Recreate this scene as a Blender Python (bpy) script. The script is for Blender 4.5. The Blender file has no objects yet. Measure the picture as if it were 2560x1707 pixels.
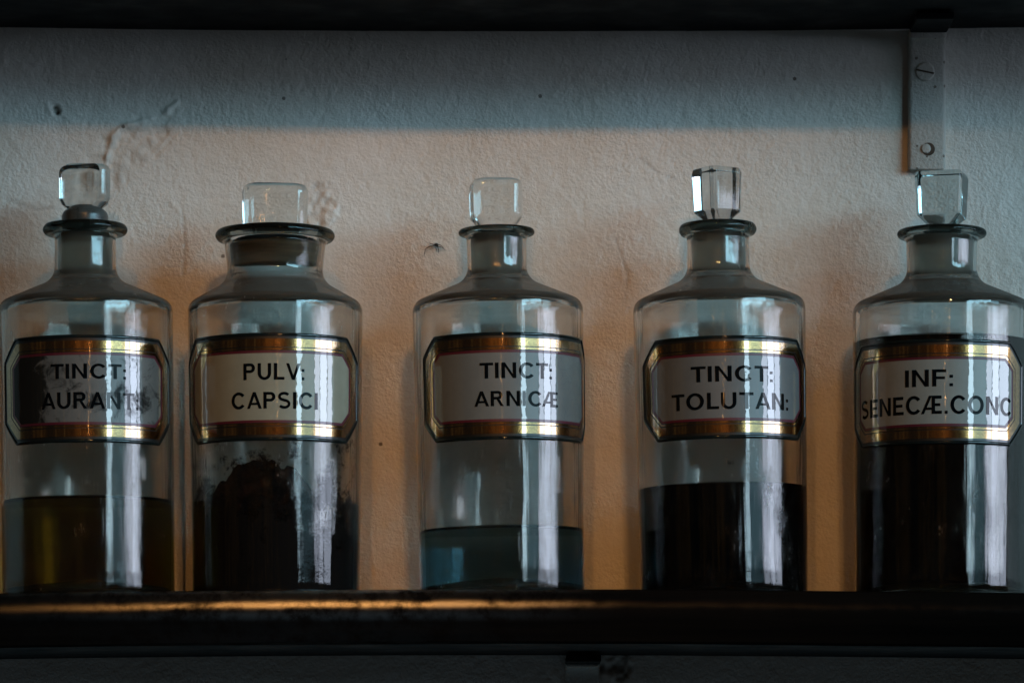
import bpy, bmesh, math, random
import numpy as np
from mathutils import Vector, Matrix, noise as mnoise

random.seed(7)
sc = bpy.context.scene
COL = sc.collection
R_ = math.radians

# ------------------------------------------------------------------ frame of reference
D = 2.0                 # camera to bottle axis plane (m)
AX = -0.051             # y of the bottle axes; the wall surface is y = 0, +y into the wall
ZC = -0.1214            # camera height (shelf top = 0)
PX = 1.0884             # photo was measured on a 2352 px wide view; source = 2560
K = PX / 5080.0         # metres per measured pixel in the axis plane
KF = K * (D - .0425) / D


def zx(y):              # height in the axis plane for a measured row
    return ZC + (2124 - y * PX) / 5080.0


def zf(y):              # height on the front surface of a bottle
    return ZC + (2124 - y * PX) / (5080.0 * D / (D - .0425))


def xx(x):
    return (x * PX - 1280) / 5080.0


def wallpt(xs, ys):     # source pixel -> wall (x, z)
    s = 5080.0 * D / (D - AX)
    return (xs - 1280) / s, ZC + (2124 - ys) / s


# ------------------------------------------------------------------ camera, world, lamps, exposure
cam_d = bpy.data.cameras.new('camera')
cam = bpy.data.objects.new('camera', cam_d)
COL.objects.link(cam)
cam.location = (0, AX - D, ZC)
cam.rotation_euler = (R_(90), 0, 0)
cam_d.sensor_width = 36
cam_d.lens = 36 * D / (2560 / 5080.0)
cam_d.shift_y = (2124 - 853.5) / 2560
cam_d.clip_start = 0.05
cam_d.clip_end = 60
cam_d.dof.use_dof = True
cam_d.dof.focus_distance = D - 0.025
cam_d.dof.aperture_fstop = 13
sc.camera = cam

sc.view_settings.view_transform = 'Standard'
sc.view_settings.look = 'None'
sc.view_settings.exposure = 0
sc.view_settings.gamma = 1
sc.view_settings.use_curve_mapping = False

sc.render.engine = 'CYCLES'
cy = sc.cycles
cy.use_denoising = True
try:
    cy.denoiser = 'OPENIMAGEDENOISE'
    cy.denoising_input_passes = 'RGB_ALBEDO_NORMAL'
    cy.denoising_prefilter = 'ACCURATE'
except Exception:
    pass
cy.max_bounces = 20
cy.transmission_bounces = 18
cy.glossy_bounces = 8
cy.diffuse_bounces = 4
cy.transparent_max_bounces = 16
cy.caustics_refractive = True
cy.caustics_reflective = False
cy.blur_glossy = 0.3
cy.sample_clamp_indirect = 6
cy.use_adaptive_sampling = False

W = bpy.data.worlds.new('World')
sc.world = W
W.use_nodes = True
wn, wl = W.node_tree.nodes, W.node_tree.links
wn.clear()
w_out = wn.new('ShaderNodeOutputWorld')
w_bg = wn.new('ShaderNodeBackground')
w_tc = wn.new('ShaderNodeTexCoord')
w_sep = wn.new('ShaderNodeSeparateXYZ')
wl.new(w_tc.outputs['Generated'], w_sep.inputs[0])
w_at = wn.new('ShaderNodeMath'); w_at.operation = 'ARCTAN2'
wl.new(w_sep.outputs['X'], w_at.inputs[0])
w_ng = wn.new('ShaderNodeMath'); w_ng.operation = 'MULTIPLY'; w_ng.inputs[1].default_value = -1
wl.new(w_sep.outputs['Y'], w_ng.inputs[0])
wl.new(w_ng.outputs[0], w_at.inputs[1])
w_cmb = wn.new('ShaderNodeCombineXYZ')
wl.new(w_at.outputs[0], w_cmb.inputs[0])
w_zs = wn.new('ShaderNodeMath'); w_zs.operation = 'MULTIPLY'; w_zs.inputs[1].default_value = 0.35
wl.new(w_sep.outputs['Z'], w_zs.inputs[0])
wl.new(w_zs.outputs[0], w_cmb.inputs[1])
w_n = wn.new('ShaderNodeTexNoise')
w_n.inputs['Scale'].default_value = 15.0
w_n.inputs['Detail'].default_value = 3
wl.new(w_cmb.outputs[0], w_n.inputs['Vector'])
w_r = wn.new('ShaderNodeValToRGB')
w_r.color_ramp.elements[0].position = .46
w_r.color_ramp.elements[0].color = (.0045, .0065, .0085, 1)
w_r.color_ramp.elements[1].position = .70
w_r.color_ramp.elements[1].color = (.14, .080, .027, 1)
e = w_r.color_ramp.elements.new(.56); e.color = (.014, .011, .008, 1)
wl.new(w_n.outputs['Fac'], w_r.inputs[0])
w_fl = wn.new('ShaderNodeMapRange')           # bluish fill added to the lower world, in place of floor bounce
w_fl.inputs['From Min'].default_value = -.36; w_fl.inputs['From Max'].default_value = -.75
wl.new(w_sep.outputs['Z'], w_fl.inputs['Value'])
w_mx = wn.new('ShaderNodeMix'); w_mx.data_type = 'RGBA'
wl.new(w_fl.outputs[0], w_mx.inputs['Factor'])
wl.new(w_r.outputs[0], w_mx.inputs['A']); w_mx.inputs['B'].default_value = (.036, .063, .082, 1)
wl.new(w_mx.outputs['Result'], w_bg.inputs['Color'])
w_bg.inputs['Strength'].default_value = 0.9
wl.new(w_bg.outputs[0], w_out.inputs['Surface'])


def area(name, y0, y1, z0, z1, radiance, col, x=1.92):
    L = bpy.data.lights.new(name, 'AREA')
    L.shape = 'RECTANGLE'
    L.size = abs(y1 - y0)
    L.size_y = z1 - z0
    L.energy = WK * radiance * math.pi * L.size * L.size_y
    L.color = col
    o = bpy.data.objects.new(name, L)
    COL.objects.link(o)
    o.location = (x, (y0 + y1) / 2, (z0 + z1) / 2)
    o.rotation_euler = (R_(90), 0, R_(90))
    return o


BLUE = (.41, .80, 1.0)
PALE = (.70, .80, 1.0)
WX, WK = 3.2, 1.0         # tall side window in the right-hand wall: dim lower panes (houses outside), bright sky above
_f = WX / 1.92
for y0, y1, z0, z1, rad, col in (
        (-3.35, -2.66, .20, .56, 6.8, (.58, .84, 1.0)), (-2.60, -1.40, .16, .50, .8, BLUE),
        (-1.36, -1.05, .13, .42, 5.0, PALE), (-1.01, -.62, .12, .40, 8.0, PALE), (-.58, -.10, .11, .40, 6.0, PALE),
        (-3.35, -2.10, .60, 1.10, 15, BLUE), (-2.05, -1.05, .53, 1.05, 15, BLUE), (-1.0, -.60, .44, .8, 6, BLUE)):
    area('window_light', y0 * _f, y1 * _f, .04 + (z0 - .04) * _f, .04 + (z1 - .04) * _f, rad, col, WX)


def bulb(name, loc, power, col, r):
    L = bpy.data.lights.new(name, 'POINT')
    L.energy = power
    L.color = col
    L.shadow_soft_size = r
    o = bpy.data.objects.new(name, L)
    COL.objects.link(o)
    o.location = loc
    return o


WARM = (1.0, .47, .15)
WARM2 = (1.0, .43, .10)
def spot(name, loc, aim, power, col, r, cone):
    L = bpy.data.lights.new(name, 'SPOT')
    L.energy = power
    L.color = col
    L.shadow_soft_size = r
    L.spot_size = R_(cone)
    L.spot_blend = 1.0
    o = bpy.data.objects.new(name, L)
    COL.objects.link(o)
    o.location = loc
    o.rotation_euler = (Vector(aim) - Vector(loc)).to_track_quat('-Z', 'Y').to_euler()
    return o


# a shaded lamp with two bulbs to the right of the camera, a weaker one to its left
for dx, dz, p in ((-.05, 0, 16), (.05, .02, 16)):
    spot('lamp_bulb', (.27 + dx, -2.45, 1.10 + dz), (-.01, 0, .09), p * 1.38, WARM, .028, 14)
spot('lamp_bulb', (-.24, -2.60, 1.12), (-.05, 0, .09), 27, WARM2, .024, 14)
for dx, dz, p in ((-.10, -.03, 2.0), (.09, -.02, 2.0), (.0, .05, 2.0)):
    bulb('lamp_bulb', (.27 + dx, -2.45, 1.10 + dz), p * .5, WARM, .012)
# small bulbs of a low string of lights across the room
for x, z in ((.12, .33), (.16, .47), (.20, .60), (.24, .40), (-.42, .45), (-.36, .62)):
    bulb('lamp_bulb', (x, -2.55, z), .09, WARM, .008)


# ------------------------------------------------------------------ helpers
def tag(o, label=None, cat=None, group=None, kind=None):
    if label: o['label'] = label
    if cat: o['category'] = cat
    if group: o['group'] = group
    if kind: o['kind'] = kind
    return o


def empty(name, loc, parent=None):
    o = bpy.data.objects.new(name, None)
    o.empty_display_size = .02
    COL.objects.link(o)
    o.location = loc
    o.parent = parent
    return o


def link_mesh(name, me, mat, parent=None, loc=(0, 0, 0)):
    me.name = name
    o = bpy.data.objects.new(name, me)
    COL.objects.link(o)
    o.location = loc
    o.parent = parent
    if mat: me.materials.append(mat)
    return o


def bm_obj(name, bm, mat, parent=None, loc=(0, 0, 0), smooth=True):
    me = bpy.data.meshes.new(name)
    bm.normal_update()
    bm.to_mesh(me)
    bm.free()
    if smooth:
        me.polygons.foreach_set('use_smooth', [True] * len(me.polygons))
    return link_mesh(name, me, mat, parent, loc)


def fillet(pts, seg=6):
    """(r, z, radius) corner list -> rounded polyline"""
    out = []
    n = len(pts)
    for i, (r, z, f) in enumerate(pts):
        if f <= 0 or i in (0, n - 1):
            out.append((r, z)); continue
        p = Vector((r, z)); a = Vector(pts[i - 1][:2]) - p; b = Vector(pts[i + 1][:2]) - p
        la, lb = a.length, b.length
        a.normalize(); b.normalize()
        ang = math.acos(max(-1, min(1, a.dot(b))))
        if ang > 3.1:
            out.append((r, z)); continue
        t = min(f / math.tan(ang / 2), la * .48, lb * .48)
        rad = t * math.tan(ang / 2)
        c = p + (a + b).normalized() * (rad / math.sin(ang / 2))
        p0, p1 = p + a * t, p + b * t
        v0, v1 = p0 - c, p1 - c
        a0 = math.atan2(v0.y, v0.x); a1 = math.atan2(v1.y, v1.x)
        d = (a1 - a0 + math.pi) % (2 * math.pi) - math.pi
        for k in range(seg + 1):
            th = a0 + d * k / seg
            out.append((c.x + rad * math.cos(th), c.y + rad * math.sin(th)))
    return out


def densify(pts, step):
    out = [pts[0]]
    for (r0, z0), (r1, z1) in zip(pts, pts[1:]):
        n = max(1, int(math.hypot(r1 - r0, z1 - z0) / step))
        for k in range(1, n + 1):
            out.append((r0 + (r1 - r0) * k / n, z0 + (z1 - z0) * k / n))
    return out


def lathe(profile, seg=112, wob=0.0, seed=0.0, extra=None):
    """closed solid of revolution; profile from axis to axis"""
    bm = bmesh.new()
    rings = []
    for (r, z) in profile:
        if r < 1e-6:
            rings.append([bm.verts.new((0, 0, z))]); continue
        ring = []
        for k in range(seg):
            th = 2 * math.pi * k / seg
            c, s = math.cos(th), math.sin(th)
            rr = r
            if wob:
                rr += wob * min(1, r / .02) * mnoise.noise((c * 1.1 + seed, s * 1.1 + seed * 2, z * 14))
                rr += wob * .45 * min(1, r / .02) * mnoise.noise((c * 3.0 - seed, s * 3.0, z * 42 + seed))
            zz = z
            if extra: rr, zz = extra(rr, zz, th)
            ring.append(bm.verts.new((rr * s, -rr * c, zz)))   # theta 0 faces the camera
        rings.append(ring)
    for a, b in zip(rings, rings[1:]):
        if len(a) == 1 and len(b) == 1: continue
        for k in range(seg):
            k2 = (k + 1) % seg
            if len(a) == 1: bm.faces.new((a[0], b[k2], b[k]))
            elif len(b) == 1: bm.faces.new((a[k], a[k2], b[0]))
            else: bm.faces.new((a[k], a[k2], b[k2], b[k]))
    bmesh.ops.recalc_face_normals(bm, faces=bm.faces)
    return bm


def bar(bm, x0, x1, y0, y1, z0, z1):
    vs = [bm.verts.new(p) for p in ((x0, y0, z0), (x1, y0, z0), (x1, y1, z0), (x0, y1, z0),
                                    (x0, y0, z1), (x1, y0, z1), (x1, y1, z1), (x0, y1, z1))]
    for f in ((0, 3, 2, 1), (4, 5, 6, 7), (0, 1, 5, 4), (1, 2, 6, 5), (2, 3, 7, 6), (3, 0, 4, 7)):
        bm.faces.new([vs[i] for i in f])


# ------------------------------------------------------------------ node helpers
def mat(name):
    m = bpy.data.materials.new(name)
    m.use_nodes = True
    m.node_tree.nodes.clear()
    return m, m.node_tree.nodes, m.node_tree.links


def nd(nt, kind, **kw):
    n = nt.new(kind)
    for k, v in kw.items():
        if k.startswith('i_'):
            n.inputs[k[2:].replace('_', ' ')].default_value = v
        else:
            setattr(n, k, v)
    return n


def ramp(nt, lk, src, p0, c0, p1, c1):
    r = nt.new('ShaderNodeValToRGB')
    r.color_ramp.elements[0].position = p0; r.color_ramp.elements[0].color = (*c0, 1) if len(c0) == 3 else c0
    r.color_ramp.elements[1].position = p1; r.color_ramp.elements[1].color = (*c1, 1) if len(c1) == 3 else c1
    lk.new(src, r.inputs[0])
    return r.outputs[0]


def math_(nt, lk, op, a, b=None, c=None):
    m = nt.new('ShaderNodeMath'); m.operation = op
    for i, v in enumerate((a, b, c)):
        if v is None: continue
        if isinstance(v, (int, float)): m.inputs[i].default_value = v
        else: lk.new(v, m.inputs[i])
    return m.outputs[0]


def simple(name, col, rough=.5, metal=0, coat=0, coat_rough=.03, spec=.5, noise_amt=0, noise_scale=200):
    m, n, l = mat(name)
    o = n.new('ShaderNodeOutputMaterial'); p = n.new('ShaderNodeBsdfPrincipled')
    p.inputs['Base Color'].default_value = (*col, 1)
    p.inputs['Roughness'].default_value = rough
    p.inputs['Metallic'].default_value = metal
    p.inputs['Coat Weight'].default_value = coat
    p.inputs['Coat Roughness'].default_value = coat_rough
    p.inputs['Specular IOR Level'].default_value = spec
    if noise_amt:
        tc = n.new('ShaderNodeTexCoord')
        t = nd(n, 'ShaderNodeTexNoise', i_Scale=noise_scale, i_Detail=5.0)
        l.new(tc.outputs['Object'], t.inputs['Vector'])
        a = tuple(max(0, c * (1 - noise_amt)) for c in col); b = tuple(min(1, c * (1 + noise_amt)) for c in col)
        l.new(ramp(n, l, t.outputs['Fac'], .3, a, .7, b), p.inputs['Base Color'])
        l.new(ramp(n, l, t.outputs['Fac'], .3, (rough * .7,) * 3, .7, (min(1, rough * 1.3),) * 3), p.inputs['Roughness'])
    l.new(p.outputs[0], o.inputs['Surface'])
    return m


# ------------------------------------------------------------------ materials
def plaster_material(name='painted_plaster', base=(.78, .755, .72), specks=(62.0, .80)):
    m, n, l = mat(name)
    o = n.new('ShaderNodeOutputMaterial'); p = n.new('ShaderNodeBsdfPrincipled')
    tc = n.new('ShaderNodeTexCoord')
    big = nd(n, 'ShaderNodeTexNoise', i_Scale=9.0, i_Detail=6.0, i_Roughness=.6)
    l.new(tc.outputs['Object'], big.inputs['Vector'])
    c1 = ramp(n, l, big.outputs['Fac'], .3, (base[0] * .84, base[1] * .80, base[2] * .74), .70, tuple(min(1, c * 1.05) for c in base))
    # small dark fly specks and pits
    vor = nd(n, 'ShaderNodeTexVoronoi', i_Scale=specks[0], i_Randomness=1.0)
    l.new(tc.outputs['Object'], vor.inputs['Vector'])
    sp = math_(n, l, 'LESS_THAN', vor.outputs['Distance'], .062 if specks[0] < 100 else .16)
    pick = n.new('ShaderNodeSeparateColor'); l.new(vor.outputs['Color'], pick.inputs[0])
    sel = math_(n, l, 'GREATER_THAN', pick.outputs[0], specks[1])
    spk = math_(n, l, 'MULTIPLY', sp, sel)
    mx = nd(n, 'ShaderNodeMix', data_type='RGBA')
    l.new(math_(n, l, 'MULTIPLY', spk, .8), mx.inputs['Factor'])
    l.new(c1, mx.inputs['A']); mx.inputs['B'].default_value = (.09, .065, .045, 1)
    at = nd(n, 'ShaderNodeAttribute', attribute_name='dirt_shade')
    mx2 = nd(n, 'ShaderNodeMix', data_type='RGBA')
    l.new(at.outputs['Fac'], mx2.inputs['Factor'])
    l.new(mx.outputs['Result'], mx2.inputs['A']); mx2.inputs['B'].default_value = (.055, .038, .024, 1)
    l.new(mx2.outputs['Result'], p.inputs['Base Color'])
    p.inputs['Roughness'].default_value = .62
    p.inputs['Specular IOR Level'].default_value = .25
    f1 = nd(n, 'ShaderNodeTexNoise', i_Scale=620.0, i_Detail=3.0, i_Roughness=.6)
    l.new(tc.outputs['Object'], f1.inputs['Vector'])
    f2 = nd(n, 'ShaderNodeTexNoise', i_Scale=240.0, i_Detail=3.0, i_Roughness=.55)
    l.new(tc.outputs['Object'], f2.inputs['Vector'])
    h = math_(n, l, 'ADD', math_(n, l, 'MULTIPLY', f1.outputs['Fac'], .72), math_(n, l, 'MULTIPLY', f2.outputs['Fac'], .35))
    h2 = math_(n, l, 'SUBTRACT', h, math_(n, l, 'MULTIPLY', spk, .3))
    b = nd(n, 'ShaderNodeBump', i_Distance=.0012)
    pv = nd(n, 'ShaderNodeTexNoise', i_Scale=24.0, i_Detail=4.0)
    l.new(tc.outputs['Object'], pv.inputs['Vector'])
    l.new(ramp(n, l, pv.outputs['Fac'], .36, (.55,) * 3, .66, (1.0,) * 3), b.inputs['Strength'])
    l.new(h2, b.inputs['Height'])
    l.new(b.outputs[0], p.inputs['Normal'])
    l.new(p.outputs[0], o.inputs['Surface'])
    return m


def wood_material():
    """dark varnished shelf board, its gloss masked along x to place the edge highlight"""
    m, n, l = mat('dark_varnished_wood')
    o = n.new('ShaderNodeOutputMaterial'); p = n.new('ShaderNodeBsdfPrincipled')
    tc = n.new('ShaderNodeTexCoord')
    mp = nd(n, 'ShaderNodeMapping'); mp.inputs['Scale'].default_value = (6, 120, 120)
    l.new(tc.outputs['Object'], mp.inputs['Vector'])
    g = nd(n, 'ShaderNodeTexNoise', i_Scale=1.0, i_Detail=6.0, i_Roughness=.65)
    l.new(mp.outputs[0], g.inputs['Vector'])
    l.new(ramp(n, l, g.outputs['Fac'], .3, (.0030, .0026, .0024), .75, (.0085, .0056, .0042)), p.inputs['Base Color'])
    sx = n.new('ShaderNodeSeparateXYZ'); l.new(tc.outputs['Object'], sx.inputs[0])
    pol = nd(n, 'ShaderNodeMapRange', interpolation_type='SMOOTHSTEP')
    pol.inputs['From Min'].default_value = -.03; pol.inputs['From Max'].default_value = .12
    pol.inputs['To Min'].default_value = .38; pol.inputs['To Max'].default_value = .38
    l.new(sx.outputs['X'], pol.inputs['Value'])
    wear = nd(n, 'ShaderNodeTexNoise', i_Scale=60.0, i_Detail=5.0, i_Roughness=.7)
    l.new(tc.outputs['Object'], wear.inputs['Vector'])
    rr = math_(n, l, 'ADD', pol.outputs[0], math_(n, l, 'MULTIPLY', math_(n, l, 'SUBTRACT', wear.outputs['Fac'], .5), .26))
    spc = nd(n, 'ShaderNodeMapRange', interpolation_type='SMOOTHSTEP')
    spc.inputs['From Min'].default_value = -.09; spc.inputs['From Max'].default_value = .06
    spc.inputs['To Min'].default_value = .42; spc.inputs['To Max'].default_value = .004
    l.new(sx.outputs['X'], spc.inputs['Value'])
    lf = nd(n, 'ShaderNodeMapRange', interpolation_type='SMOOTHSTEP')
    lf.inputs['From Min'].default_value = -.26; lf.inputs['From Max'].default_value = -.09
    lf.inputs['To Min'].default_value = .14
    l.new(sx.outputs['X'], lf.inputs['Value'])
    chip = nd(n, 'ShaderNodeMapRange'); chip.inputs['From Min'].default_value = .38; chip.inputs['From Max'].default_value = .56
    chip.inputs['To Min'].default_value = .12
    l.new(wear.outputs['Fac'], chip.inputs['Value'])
    edge_gloss = nd(n, 'ShaderNodeMapRange', interpolation_type='SMOOTHSTEP')     # gloss masked by height to keep the highlight on the rounded edge
    edge_gloss.inputs['From Min'].default_value = -.0150; edge_gloss.inputs['From Max'].default_value = -.0105; edge_gloss.inputs['To Min'].default_value = .06
    l.new(sx.outputs['Z'], edge_gloss.inputs['Value'])
    k = math_(n, l, 'MULTIPLY', math_(n, l, 'MULTIPLY', math_(n, l, 'MULTIPLY', spc.outputs[0], chip.outputs[0]), lf.outputs[0]), edge_gloss.outputs[0])
    gl = n.new('ShaderNodeBsdfGlossy'); gl.distribution = 'BECKMANN'
    l.new(math_(n, l, 'ADD', rr, 0.0), gl.inputs['Roughness'])
    cmb = n.new('ShaderNodeCombineColor')
    for q in range(3): l.new(k, cmb.inputs[q])
    l.new(cmb.outputs[0], gl.inputs['Color'])
    b = nd(n, 'ShaderNodeBump', i_Strength=.22, i_Distance=.0006)
    l.new(wear.outputs['Fac'], b.inputs['Height']); l.new(b.outputs[0], p.inputs['Normal']); l.new(b.outputs[0], gl.inputs['Normal'])
    p.inputs['Specular IOR Level'].default_value = 0
    ad = n.new('ShaderNodeAddShader'); l.new(p.outputs[0], ad.inputs[0]); l.new(gl.outputs[0], ad.inputs[1])
    l.new(ad.outputs[0], o.inputs['Surface'])
    return m


def glass_material(name, tint=(.955, .97, .965), rough=0.0, dust=.42, film=.05, stain=None, bump=.12, seed=0.0, grime=.30):
    """hand-blown bottle glass: dusty on its upward faces, thin uneven film elsewhere; stain = (z0, z1, colour, amount)"""
    m, n, l = mat(name)
    o = n.new('ShaderNodeOutputMaterial')
    g = n.new('ShaderNodeBsdfGlass')
    g.inputs['Color'].default_value = (*tint, 1); g.inputs['IOR'].default_value = 1.5; g.inputs['Roughness'].default_value = rough
    tc = n.new('ShaderNodeTexCoord')
    mp = nd(n, 'ShaderNodeMapping'); mp.inputs['Location'].default_value = (seed, seed * .7, seed * .3)
    l.new(tc.outputs['Object'], mp.inputs['Vector'])
    ms = nd(n, 'ShaderNodeMapping'); ms.inputs['Scale'].default_value = (1, 1, .25)
    l.new(mp.outputs[0], ms.inputs['Vector'])
    rip = nd(n, 'ShaderNodeTexNoise', i_Scale=75.0, i_Detail=2.0)
    l.new(ms.outputs[0], rip.inputs['Vector'])
    pit = nd(n, 'ShaderNodeTexNoise', i_Scale=620.0, i_Detail=3.0, i_Roughness=.7)
    l.new(mp.outputs[0], pit.inputs['Vector'])
    mv = nd(n, 'ShaderNodeMapping'); mv.inputs['Scale'].default_value = (330, 330, 9)
    l.new(mp.outputs[0], mv.inputs['Vector'])
    stri = nd(n, 'ShaderNodeTexNoise', i_Scale=1.0, i_Detail=3.0)
    l.new(mv.outputs[0], stri.inputs['Vector'])
    b = nd(n, 'ShaderNodeBump', i_Strength=bump * 2.4, i_Distance=.0012)
    l.new(math_(n, l, 'ADD', rip.outputs['Fac'], math_(n, l, 'ADD', math_(n, l, 'MULTIPLY', stri.outputs['Fac'], .30), math_(n, l, 'MULTIPLY', pit.outputs['Fac'], .045))), b.inputs['Height'])
    l.new(b.outputs[0], g.inputs['Normal'])
    mg = nd(n, 'ShaderNodeMapping'); mg.inputs['Scale'].default_value = (85, 85, 34)
    l.new(mp.outputs[0], mg.inputs['Vector'])
    gr = nd(n, 'ShaderNodeTexNoise', i_Scale=1.0, i_Detail=7.0, i_Roughness=.72)
    l.new(mg.outputs[0], gr.inputs['Vector'])
    gm_ = nd(n, 'ShaderNodeMapRange'); gm_.inputs['From Min'].default_value = .50; gm_.inputs['From Max'].default_value = .68
    gm_.inputs['To Min'].default_value = rough; gm_.inputs['To Max'].default_value = rough + grime
    l.new(gr.outputs['Fac'], gm_.inputs['Value'])
    l.new(gm_.outputs[0], g.inputs['Roughness'])
    d = n.new('ShaderNodeBsdfDiffuse'); d.inputs['Color'].default_value = (.15, .132, .11, 1)
    t = n.new('ShaderNodeBsdfTranslucent'); t.inputs['Color'].default_value = (.17, .148, .12, 1)
    dt = n.new('ShaderNodeMixShader'); dt.inputs[0].default_value = .5
    l.new(d.outputs[0], dt.inputs[1]); l.new(t.outputs[0], dt.inputs[2])
    geo = n.new('ShaderNodeNewGeometry'); sn = n.new('ShaderNodeSeparateXYZ'); l.new(geo.outputs['Normal'], sn.inputs[0])
    up = nd(n, 'ShaderNodeMapRange', interpolation_type='SMOOTHSTEP')
    up.inputs['From Min'].default_value = .15; up.inputs['From Max'].default_value = .8; up.inputs['To Max'].default_value = dust
    l.new(sn.outputs['Z'], up.inputs['Value'])
    fn = nd(n, 'ShaderNodeTexNoise', i_Scale=34.0, i_Detail=7.0, i_Roughness=.7)
    l.new(mp.outputs[0], fn.inputs['Vector'])
    fl = nd(n, 'ShaderNodeMapRange'); fl.inputs['From Min'].default_value = .42; fl.inputs['From Max'].default_value = .78
    fl.inputs['To Max'].default_value = film * 2.2
    l.new(fn.outputs['Fac'], fl.inputs['Value'])
    fac = math_(n, l, 'ADD', up.outputs[0], fl.outputs[0])
    s = n.new('ShaderNodeMixShader')
    l.new(fac, s.inputs[0]); l.new(g.outputs[0], s.inputs[1]); l.new(dt.outputs[0], s.inputs[2])
    out = s.outputs[0]
    if stain:
        z0, z1, colr, amt = stain
        so = n.new('ShaderNodeSeparateXYZ'); l.new(tc.outputs['Object'], so.inputs[0])
        zr = nd(n, 'ShaderNodeMapRange'); zr.inputs['From Min'].default_value = z1; zr.inputs['From Max'].default_value = z0
        l.new(so.outputs['Z'], zr.inputs['Value'])
        ns = nd(n, 'ShaderNodeTexNoise', i_Scale=48.0, i_Detail=8.0, i_Roughness=.72)
        l.new(mp.outputs[0], ns.inputs['Vector'])
        th = math_(n, l, 'ADD', ns.outputs['Fac'], math_(n, l, 'MULTIPLY', zr.outputs[0], .30))
        k = nd(n, 'ShaderNodeMapRange', interpolation_type='SMOOTHSTEP')
        k.inputs['From Min'].default_value = .58; k.inputs['From Max'].default_value = .68; k.inputs['To Max'].default_value = amt
        l.new(th, k.inputs['Value'])
        kk = math_(n, l, 'MULTIPLY', k.outputs[0], math_(n, l, 'GREATER_THAN', zr.outputs[0], .001))
        ds = n.new('ShaderNodeBsdfPrincipled'); ds.inputs['Base Color'].default_value = (*colr, 1); ds.inputs['Roughness'].default_value = .03; l.new(b.outputs[0], ds.inputs['Normal'])
        s2 = n.new('ShaderNodeMixShader')
        l.new(kk, s2.inputs[0]); l.new(out, s2.inputs[1]); l.new(ds.outputs[0], s2.inputs[2])
        out = s2.outputs[0]
    l.new(out, o.inputs['Surface'])
    return m


def plug_material(name, grime=(.16, .15, .13), bands=False):
    """ground-glass stopper shank: frosted, greyish"""
    m, n, l = mat(name)
    o = n.new('ShaderNodeOutputMaterial')
    g = n.new('ShaderNodeBsdfGlass'); g.inputs['Roughness'].default_value = .28; g.inputs['IOR'].default_value = 1.3
    g.inputs['Color'].default_value = (.86, .82, .76, 1)
    d = n.new('ShaderNodeBsdfDiffuse')
    tc = n.new('ShaderNodeTexCoord')
    mp = nd(n, 'ShaderNodeMapping'); mp.inputs['Scale'].default_value = (40, 40, 420 if bands else 160)
    l.new(tc.outputs['Object'], mp.inputs['Vector'])
    t = nd(n, 'ShaderNodeTexNoise', i_Scale=1.0, i_Detail=5.0, i_Roughness=.65)
    l.new(mp.outputs[0], t.inputs['Vector'])
    lo = tuple(c * (.12 if bands else .6) for c in grime)
    l.new(ramp(n, l, t.outputs['Fac'], .36, lo, .66, grime), d.inputs['Color'])
    s = n.new('ShaderNodeMixShader'); s.inputs[0].default_value = .72 if bands else .45
    l.new(g.outputs[0], s.inputs[1]); l.new(d.outputs[0], s.inputs[2])
    l.new(s.outputs[0], o.inputs['Surface'])
    return m


def liquid_material(name, sigma, ior=1.34, tint=(1, 1, 1)):
    m, n, l = mat(name)
    o = n.new('ShaderNodeOutputMaterial')
    g = n.new('ShaderNodeBsdfGlass'); g.inputs['IOR'].default_value = ior; g.inputs['Roughness'].default_value = 0
    g.inputs['Color'].default_value = (*tint, 1)
    l.new(g.outputs[0], o.inputs['Surface'])
    v = n.new('ShaderNodeVolumeAbsorption')
    mx = max(sigma) * 1.05
    v.inputs['Density'].default_value = mx
    v.inputs['Color'].default_value = (*(1 - s / mx for s in sigma), 1)
    l.new(v.outputs[0], o.inputs['Volume'])
    return m


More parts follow.
